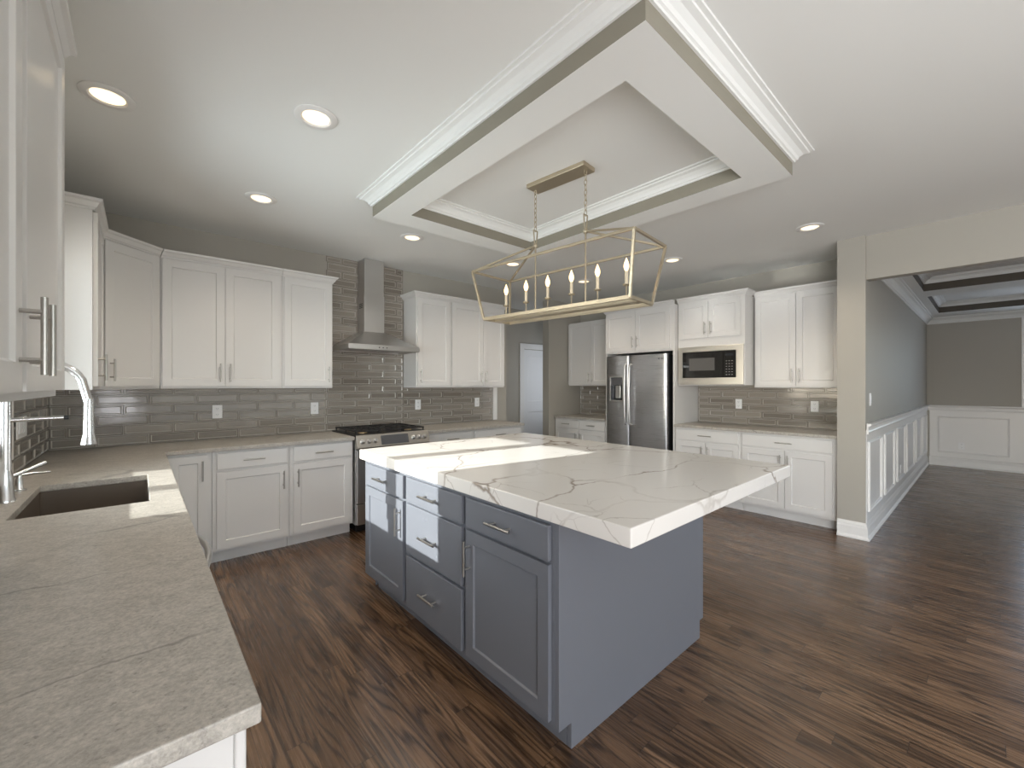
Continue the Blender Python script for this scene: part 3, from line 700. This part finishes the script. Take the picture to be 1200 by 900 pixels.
counter('thick white veined quartz slab on the island', [1.133, 2.695], [0.73, 2.868], lambda i, j: True, 'quartz', 0.876, 0.940, 0.004)
# ------------------------------------------------------------------ island
rt = thing('kitchen_island', 'blue-grey kitchen island cabinet under the white quartz slab', 'island', (1.158, 2.828, 0), Ed)
IW = 2.828 - 1.072; ID = 2.337 - 1.158
q = MB(); q.box(0.02, IW, 0, ID - .02, 0.10, 0.8745); q.build('cabinet_body', M['island'], rt, 0.0015)
q = MB(); q.box(0.05, IW - .002, 0.07, ID - .06, 0, 0.0995); q.build('toe_kick', M['island'], rt)
# finished end panel facing the camera (with toe notch at both lower corners)
q = MB(); poly = [(0.0, 0.10), (0.07, 0.10), (0.07, 0.0), (ID - .04, 0.0), (ID - .04, 0.095), (ID, 0.095), (ID, 0.8745), (0.0, 0.8745)]
q.loops([[(x, y, z) for y, z in poly] for x in (IW + .0005, IW + .022)]); q.build('end_panel', M['island'], rt, 0.0015)
q = MB(); q.loops([[(x, y, z) for y, z in poly] for x in (0.0, 0.0195)]); q.build('end_panel', M['island'], rt, 0.0015)
q = MB(); q.box(0.02, IW, ID - .0195, ID, 0.10, 0.8745); q.build('back_panel', M['island'], rt, 0.0015)
add_drawer(rt, 0.052, 0.585, 0.724, 0.858, 'island', hl=0.16); add_door(rt, 0.052, 0.585, 0.135, 0.710, 'island', ('R', 'top'), hl=0.16)
add_drawer(rt, 0.622, 1.176, 0.724, 0.858, 'island', hl=0.16); add_drawer(rt, 0.622, 1.176, 0.430, 0.710, 'island', hl=0.16); add_drawer(rt, 0.622, 1.176, 0.122, 0.415, 'island', hl=0.16)
add_drawer(rt, 1.212, 1.742, 0.724, 0.858, 'island', hl=0.16); add_door(rt, 1.212, 1.742, 0.125, 0.710, 'island', ('L', 'top'), hl=0.16)

# ------------------------------------------------------------------ backsplash tiles
def tiles(q, regions, z_base, mapf, tw=0.305, thh=0.0762, gap=0.0032, u_base=0.0):
    """picture-frame glass tiles in running bond; mapf(u, out, z) -> world"""
    for (u0, u1, z0, z1) in regions:
        q.cur = 1
        q.quad([mapf(u0, 0.003, z0), mapf(u1, 0.003, z0), mapf(u1, 0.003, z1), mapf(u0, 0.003, z1)])
        q.cur = 0
        r0 = math.floor((z0 - z_base) / (thh + gap) + 1e-4)
        for r in range(r0, 60):
            a = z_base + r * (thh + gap) + gap; c = a + thh
            if a >= z1 - 0.004: break
            a = max(a, z0); c = min(c, z1)
            off = (tw + gap) * 0.5 * (r % 2)
            k0 = math.floor((u0 - u_base - off) / (tw + gap))
            for k in range(k0, k0 + 60):
                p = u_base + off + k * (tw + gap); e = p + tw
                if p >= u1 - 0.004: break
                p = max(p, u0); e = min(e, u1)
                if e - p < 0.012 or c - a < 0.012: continue
                L = []
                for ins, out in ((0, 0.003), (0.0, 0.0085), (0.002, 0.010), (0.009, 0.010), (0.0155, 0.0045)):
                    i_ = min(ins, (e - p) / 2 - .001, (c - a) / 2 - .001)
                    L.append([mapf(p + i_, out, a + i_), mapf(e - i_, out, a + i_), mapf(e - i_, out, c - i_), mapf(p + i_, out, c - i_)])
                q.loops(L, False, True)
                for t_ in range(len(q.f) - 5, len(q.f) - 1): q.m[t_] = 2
def backsplash(label, regions, mapf, u_base=0.0):
    rg = regions[0]
    rt = thing('tile_backsplash', label, 'backsplash', mapf((rg[0] + rg[1]) / 2, 0, rg[2]))
    for g_ in regions:
        q = MB(); tiles(q, [g_], ZC1 + 0.001, mapf, u_base=u_base); q.build('tile_field', [M['tile'], M['grout'], M['tile_glint']], rt, 0, True, weld=False)
backsplash('grey glass tile backsplash on the range wall, rising to the ceiling behind the hood',
           [(XW + .012, 1.44, ZC1 + .001, 1.352), (1.44, 2.297, ZC1 + .001, CZ - .002), (2.297, 3.642, ZC1 + .001, 1.352)], lambda u, o, z: (u, 4.5292 - o, z), u_base=0.06)
backsplash('grey glass tile backsplash on the sink wall beside the window', [(0.75, 1.935, ZC1 + .001, 1.340), (1.935, 3.335, ZC1 + .001, 0.992), (3.335, 4.516, ZC1 + .001, 1.352)], lambda u, o, z: (XW + .0008 + o, u, z))
backsplash('grey glass tile backsplash under the microwave and the right wall cabinet', [(0.943, 2.557, ZC1 + .001, 1.352)], lambda u, o, z: (5.5492 - o, u, z), u_base=0.1)
backsplash('small grey glass tile backsplash in the nook left of the refrigerator', [(3.58, 4.546, ZC1 + .001, 1.372)], lambda u, o, z: (5.5492 - o, u, z), u_base=0.04)

# ------------------------------------------------------------------ sink and faucet
rt = thing('sink', 'dark undermount sink set into the left stone counter', 'sink', ((SX0 + SX1) / 2, (SY0 + SY1) / 2, 0.66))
q = MB()
def rrect(x0, x1, y0, y1, r, z, n=5):
    P = []
    for cx_, cy_, s in ((x1 - r, y1 - r, 0), (x0 + r, y1 - r, 1), (x0 + r, y0 + r, 2), (x1 - r, y0 + r, 3)):
        for k in range(n + 1):
            a = PI / 2 * (s + k / n); P.append((cx_ + r * math.cos(a), cy_ + r * math.sin(a), z))
    return P
ex = 0.012
q.loops([rrect(SX0 - ex - .02, SX1 + ex + .02, SY0 - ex - .02, SY1 + ex + .02, 0.03, 0.8755), rrect(SX0 - 0.002, SX1 + .002, SY0 - .002, SY1 + .002, 0.012, 0.8755),
         rrect(SX0 - .001, SX1 + .001, SY0 - .001, SY1 + .001, 0.012, 0.70), rrect(SX0 + .015, SX1 - .015, SY0 + .015, SY1 - .015, 0.012, 0.68), rrect(-0.2, -0.12, 2.585, 2.665, 0.039, 0.675)], False, True, True)
q.build('bowl', M['sink'], rt, 0, True, weld=False)
q = MB(); q.lathe([(0.045, 0.0005), (0.045, 0.004), (0.03, 0.004), (0.02, 0.0015)], (-0.16, 2.625, 0.676), 24); q.build('drain', M['chrome'], rt, 0, True)
FX, FY = -0.405, 2.63
rt = thing('kitchen_faucet', 'tall chrome pull-down faucet with a curved spout behind the sink', 'faucet', (FX, FY, ZC1 + .0005))
q = MB(); q.lathe([(0.028, 0), (0.028, 0.012), (0.024, 0.018), (0.022, 0.10), (0.016, 0.125), (0.0145, 0.14)], (0, 0, 0), 24); q.build('body', M['chrome'], rt)
q = MB(); pts = [(0, 0, 0.12), (0, 0, 0.30), (0, 0, 0.455)]; R_ = 0.112
pts += [(R_ - R_ * math.cos(a), 0, 0.455 + R_ * math.sin(a)) for a in [PI * k / 16 for k in range(1, 15)]]
pts += [(2 * R_ + 0.012, 0, 0.40)]
q.tube(pts, 0.0155, 14); q.build('spout', M['chrome'], rt)
q = MB(); q.lathe([(0.0155, 0.415), (0.017, 0.405), (0.0175, 0.33), (0.019, 0.30), (0.019, 0.265), (0.026, 0.228), (0.028, 0.215), (0.024, 0.212)], (2 * R_ + 0.014, 0, 0), 20); q.build('spray_head', M['chrome'], rt)
q = MB(); q.tube([(0, 0, 0.332), (0.05, 0, 0.334), (0.162, 0, 0.336)], [0.010, 0.009, 0.008], 12); ar = q.build('docking_arm', M['chrome'], rt)
q = MB(); q.tube([(0.1622, 0, 0.336), (0.176, 0, 0.336)], 0.0085, 12); q.build('arm_tip', M['black'], ar)
q = MB(); q.tube([(0.0, 0.02, 0.085), (0.0, 0.05, 0.09)], 0.012, 12); q.tube([(0.0, 0.045, 0.092), (0.045, 0.085, 0.112), (0.095, 0.12, 0.135)], [0.008, 0.0075, 0.008], 10); q.build('lever', M['chrome'], rt)
rt = thing('soap_dispenser', 'small chrome soap dispenser pump beside the faucet', 'soap dispenser', (-0.405, 2.88, ZC1 + .0005))
q = MB(); q.lathe([(0.024, 0), (0.024, 0.005), (0.014, 0.010), (0.012, 0.05), (0.009, 0.058), (0.009, 0.075)], (0, 0, 0), 20); q.build('body', M['chrome'], rt)
q = MB(); q.tube([(0, 0, 0.07), (0.045, 0.02, 0.072), (0.09, 0.04, 0.068)], [0.007, 0.006, 0.005], 10); q.build('nozzle', M['chrome'], rt)

# ------------------------------------------------------------------ gas range
rt = thing('gas_range', 'stainless slide-in gas range with black grates between the base cabinets', 'range', (1.498, 3.90, 0))
RW = 0.756
q = MB(); q.box(0.004, RW - .004, 0.0, 0.62, 0.08, 0.895); q.build('body', M['steel'], rt, 0.002)
q = MB(); q.box(0.03, RW - .03, 0.05, 0.55, 0.0, 0.0795); q.build('plinth', M['black'], rt)
q = MB(); q.box(0.0, RW, -0.015, 0.622, 0.8955, 0.914); q.build('cooktop', M['black'], rt, 0.004)
# angled control panel
q = MB(); prof = [(-0.016, 0.918), (-0.028, 0.912), (-0.062, 0.800), (-0.045, 0.790), (-0.001, 0.790), (-0.001, 0.8945), (-0.016, 0.8945)]
q.loops([[(x, y, z) for y, z in prof] for x in (0.0, RW)]); cp = q.build('control_panel', M['warmsteel'], rt, 0.002)
pn = Vector((0, -0.112, 0.034)).normalized(); p0 = Vector((0, -0.045, 0.856))
q = MB(); t_ = Vector((0, 0.034, 0.112)).normalized()
L = []
for o in (0.0003, 0.004):
    L.append([Vector((x, 0, 0)) + p0 + pn * o + t_ * s for x, s in ((0.235, -0.045), (0.52, -0.045), (0.52, 0.045), (0.235, 0.045))])
q.loops(L); q.build('display', M['greyglass'], cp)
for x in (0.055, 0.115, 0.175, 0.58, 0.64, 0.70):
    q = MB(); q.lathe([(0.024, 0), (0.024, 0.006), (0.019, 0.009), (0.017, 0.032), (0.013, 0.036)], (0, 0, 0), 18)
    rot = Vector((0, 0, 1)).rotation_difference(pn).to_matrix(); q.v = [tuple(rot @ Vector(v) + p0 + Vector((x, 0, 0)) + pn * 0.0005) for v in q.v]
    q.build('knob', M['steel'], cp)
q = MB(); q.box(0.006, RW - .006, -0.04, -0.001, 0.285, 0.775); od = q.build('oven_door', M['steel'], rt, 0.004)
q = MB(); q.box(0.11, RW - .11, -0.0415, -0.0395, 0.36, 0.64); q.build('oven_window', M['darkglass'], od)
q = MB(); q.tube([(0.05, -0.095, 0.715), (RW - .05, -0.095, 0.715)], 0.013, 12)
for x in (0.075, RW - .075): q.tube([(x, -0.041, 0.715), (x, -0.095, 0.715)], 0.009, 10)
q.build('handle', M['steel'], od)
q = MB(); q.box(0.006, RW - .006, -0.038, -0.001, 0.085, 0.275); q.build('storage_drawer', M['steel'], rt, 0.004)
for k in range(3):
    q = MB(); gx0 = 0.02 + k * 0.2405; gx1 = gx0 + 0.235; z = 0.945; hgt = 0.012
    for y in (0.03, 0.57): q.bar((gx0, y, z), (gx1, y, z), 0.012, hgt)
    for x in (gx0 + .006, gx1 - .006, (gx0 + gx1) / 2): q.bar((x, 0.03, z), (x, 0.57, z), 0.010, hgt)
    for y in (0.165, 0.30, 0.435): q.bar((gx0, y, z), (gx1, y, z), 0.010, hgt)
    for x in (gx0 + .006, gx1 - .006):
        for y in (0.034, 0.30, 0.566): q.bar((x, y, 0.9145), (x, y, z), 0.010, 0.010)
    q.build('grate', M['iron'], rt)
for x, y, r in ((0.135, 0.16, 0.045), (0.135, 0.44, 0.038), (0.378, 0.30, 0.05), (0.62, 0.16, 0.04), (0.62, 0.44, 0.045)):
    q = MB(); q.lathe([(r, 0.0), (r, 0.010), (r * .8, 0.012), (r * .8, 0.018), (r * .3, 0.020)], (x, y, 0.9145), 20); q.build('burner', M['brass'], rt)

# ------------------------------------------------------------------ range hood
rt = thing('range_hood', 'stainless pyramid chimney range hood on the tiled wall', 'range hood', (1.875, 4.515, 1.735))
hx0, hx1, hy0, hy1 = 1.495, 2.252, 4.045, 4.515; kx0, kx1, ky0 = 1.764, 1.984, 4.335
q = MB()
R4 = lambda x0, x1, y0, y1, z: [(x0, y0, z), (x1, y0, z), (x1, y1, z), (x0, y1, z)]
q.loops([R4(hx0 + .03, hx1 - .03, hy0 + .03, hy1 - .01, 1.752), R4(hx0 + .012, hx1 - .012, hy0 + .012, hy1 - .004, 1.735), R4(hx0, hx1, hy0, hy1, 1.735), R4(hx0, hx1, hy0, hy1, 1.785), R4(kx0 - .006, kx1 + .006, ky0 - .006, hy1, 1.945)], True, True)
ca = q.build('canopy', M['steel'], rt, 0.0015, True)
for k in range(3):
    q = MB(); q.lathe([(0.006, 0), (0.006, -0.003), (0.003, -0.004)], (1.80 + .04 * k, hy0, 1.760), 12, 'y'); q.build('button', M['black'], ca, 0, True)
for k in (0, 1):
    q = MB(); q.box(hx0 + .06 + k * .325, hx0 + .06 + k * .325 + .31, hy0 + .06, hy1 - .05, 1.748, 1.7515); q.build('grease_filter', M['fridge'], ca, 0.001, True)
q = MB(); q.box(kx0, kx1, ky0, hy1, 1.9455, 2.34); q.build('chimney', M['steel'], rt, 0.0015, True)
q = MB(); q.box(kx0 + .004, kx1 - .004, ky0 + .004, hy1, 2.3405, CZ - .003); up = q.build('chimney_sleeve', M['steel'], rt, 0.0015, True)
q = MB()
for k in range(4): q.box(kx0 - .0008, kx0 + .003, ky0 + .045, hy1 - .045, 2.20 + k * .014, 2.207 + k * .014)
q.build('vent_slots', M['black'], rt, 0, True)

# ------------------------------------------------------------------ chandelier
CHX, CHY, CHT = 2.016, 1.826, 0.105
rt = thing('linear_chandelier', 'champagne open-cage linear chandelier with six candle bulbs over the island', 'chandelier', (CHX, CHY, 1.848), CHT)
zt, lt, wt, zb, lb, wb, zh, dh = 2.181, 0.612, 0.195, 1.848, 0.558, 0.135, 2.319, 0.197
o = -1.848
T = {(i, j): (i * wt, j * lt, zt + o) for i in (-1, 1) for j in (-1, 1)}; Bo = {(i, j): (i * wb, j * lb, zb + o) for i in (-1, 1) for j in (-1, 1)}
q = MB(); w = 0.014
for i in (-1, 1):
    q.bar(T[i, -1], T[i, 1], w); q.bar(Bo[i, -1], Bo[i, 1], w, 0.022)
for j in (-1, 1):
    q.bar(T[-1, j], T[1, j], w); q.bar(Bo[-1, j], Bo[1, j], w, 0.018)
    for i in (-1, 1): q.bar(T[i, j], Bo[i, j], w); q.bar(T[i, j], (0, j * dh, zh + o), w * .8)
q.build('cage', M['champagne'], rt, 0.001)
q = MB(); q.box(-0.032, 0.032, -lb + .008, lb - .008, -0.008, 0.010); q.build('candle_tray', M['champagne'], rt, 0.002)
q = MB(); q.box(-0.062, 0.062, -0.225, 0.225, 2.692 + o, CZ - .0005 + o); q.build('ceiling_canopy', M['champagne'], rt, 0.004)
for j in (-1, 1):
    y = j * dh
    q = MB(); q.tube([(0, y, 0.011), (0, y, zh + o)], 0.0055, 10); q.build('rod', M['champagne'], rt)
    q = MB(); q.lathe([(0.012, -0.012), (0.016, -0.004), (0.016, 0.004), (0.011, 0.016)], (0, y, zh + o), 14)
    for s in (-1, 1): q.bar((s * 0.010, y, zh + o + .014), (s * 0.020, y, 2.418 + o), 0.006)
    q.bar((-0.022, y, 2.418 + o), (0.022, y, 2.418 + o), 0.006); q.build('hanger_loop', M['champagne'], rt)
    q = MB(); z = 2.414 + o; k = 0; top = 2.690 + o; LL = 0.040
    while z < top - 0.008:
        pts = []
        for a in range(13):
            t = 2 * PI * a / 12; u = 0.0088 * math.cos(t); v = (LL / 2) * math.sin(t)
            pts.append((u, y, z + LL / 2 - .003 + v) if k % 2 else (0, y + u, z + LL / 2 - .003 + v))
        q.tube(pts, 0.0024, 6, False); z += LL - 0.009; k += 1
    q.build('chain', M['champagne'], rt)
for k in range(6):
    y = (2.5 - k) * 0.187
    q = MB(); q.tube([(0, y, 0.0105), (0, y, 0.10)], 0.0045, 8); cst = q.build('candle_holder', M['champagne'], rt)
    q = MB(); q.lathe([(0.004, 0.094), (0.016, 0.096), (0.022, 0.102), (0.022, 0.105), (0.006, 0.106)], (0, y, 0), 18); q.build('drip_pan', M['champagne'], cst)
    q = MB(); q.lathe([(0.0095, 0.1065), (0.0095, 0.178)], (0, y, 0), 14); q.build('candle_sleeve', M['candle'], cst)
    q = MB(); q.lathe([(0.006, 0.1785), (0.011, 0.188), (0.0155, 0.203), (0.015, 0.215), (0.010, 0.232), (0.005, 0.243), (0.002, 0.254)], (0, y, 0), 14); q.build('flame_bulb', M['bulb'], cst)

# ------------------------------------------------------------------ recessed ceiling lights
LPOS = [((-0.11, 2.70), 'recessed ceiling light above the sink, nearest the large left wall cabinet'),
        ((0.66, 2.226), 'recessed ceiling light beside the left edge of the ceiling tray'),
        ((0.651, 3.447), 'recessed ceiling light in front of the left range-wall cabinets'),
        ((1.847, 3.457), 'recessed ceiling light in front of the range hood chimney'),
        ((3.08, 3.475), 'recessed ceiling light seen through the far end of the chandelier cage'),
        ((4.279, 3.455), 'recessed ceiling light seen behind a chandelier rod, near the nook left of the refrigerator'),
        ((4.262, 2.242), 'recessed ceiling light in front of the refrigerator'),
        ((4.249, 1.008), 'recessed ceiling light beside the column, nearest the dining room')]
def make_light():
    r = thing('recessed_light', '', 'ceiling light', (0, 0, CZ - .001), 0, 'recessed lights in the kitchen ceiling')
    q = MB(); q.lathe([(0.100, 0.0), (0.100, -0.004), (0.094, -0.008), (0.070, -0.010), (0.062, -0.004), (0.062, 0.0)], (0, 0, 0), 36, cap=False); q.build('trim_ring', M['trim'], r)
    q = MB(); q.lathe([(0.0615, 0.0), (0.0615, -0.003), (0.03, -0.0035)], (0, 0, 0), 36); q.build('lens', M['lens'], r)
    return r
proto = make_light()
for k, ((x, y), lab) in enumerate(LPOS):
    r = proto if k == 0 else dup(proto)
    r.location = (x, y, CZ - .001); r['label'] = lab
for (x, y), lab in LPOS:   # the beam of each can
    light('can_beam', 'SPOT', (x, y, CZ - 0.03), 21, (1.0, 0.87, 0.72), spot_size=math.radians(130), spot_blend=0.8, shadow_soft_size=0.06, aim=(0, 0, -1))

# ------------------------------------------------------------------ outlets and switches
def make_outlet():
    r = thing('wall_outlet', '', 'outlet', (0, 0, 0), 0, 'white wall outlets')
    q = MB(); q.box(-0.037, 0.037, -0.006, 0.0, -0.059, 0.059); q.build('cover_plate', M['plate'], r, 0.003)
    for s in (-1, 1):
        q = MB(); q.box(-0.017, 0.017, -0.0085, -0.0055, s * .026 - .015, s * .026 + .015); rc = q.build('receptacle', M['plate'], r, 0.004)
        q = MB(); q.box(-0.008, -0.005, -0.0092, -0.0083, s * .026 - .003, s * .026 + .007); q.box(0.005, 0.008, -0.0092, -0.0083, s * .026 - .003, s * .026 + .007)
        q.lathe([(0.0025, -0.0009), (0.0025, 0)], (0, -0.0083, s * .026 - .008), 8, 'y'); q.build('slot', M['slot'], rc)
    return r
OP = [((0.514, 4.518, 1.148), N, 'white outlet in the tile under the double-door wall cabinet left of the hood'),
      ((1.325, 4.518, 1.150), N, 'white outlet in the tile just left of the range'),
      ((2.49, 4.518, 1.152), N, 'white outlet in the tile just right of the range'),
      ((3.365, 4.518, 1.158), N, 'white outlet in the tile near the hall end of the range wall'),
      ((5.538, 2.048, 1.153), Ed, 'white outlet in the tile below the microwave'),
      ((5.538, 1.268, 1.150), Ed, 'white outlet in the tile beside the column'),
      ((7.62 - .66, 0.7225, 0.36), N, 'white outlet low on the panelled dining wall beyond the column'),
      ((10.393, 0.315, 0.36), Ed, 'white outlet in the wainscot panel on the far dining wall')]
po = make_outlet()
for k, (loc, rz, lab) in enumerate(OP):
    r = po if k == 0 else dup(po)
    r.location = loc; r.rotation_euler = (0, 0, rz); r['label'] = lab
r = thing('light_switch', 'white rocker switch on the grey dining wall just past the column', 'switch', (5.06, 0.7345, 1.25), N)
q = MB(); q.box(-0.037, 0.037, -0.006, 0.0, -0.059, 0.059); q.build('cover_plate', M['plate'], r, 0.003)
q = MB(); q.box(-0.017, 0.017, -0.010, -0.0055, -0.034, 0.034); q.build('rocker', M['plate'], r, 0.003)
r = thing('switch_bank', 'wide white switch plate on the sink wall tile behind the faucet', 'switch', (XW + .0118, 3.55, 1.15), Wd)
q = MB(); q.box(-0.13, 0.13, -0.006, 0.0, -0.06, 0.06); q.build('cover_plate', M['plate'], r, 0.003)
for k in range(4):
    q = MB(); x = -0.075 + k * .05; q.box(x - .017, x + .017, -0.010, -0.0055, -0.034, 0.034); q.build('rocker', M['plate'], r, 0.003)
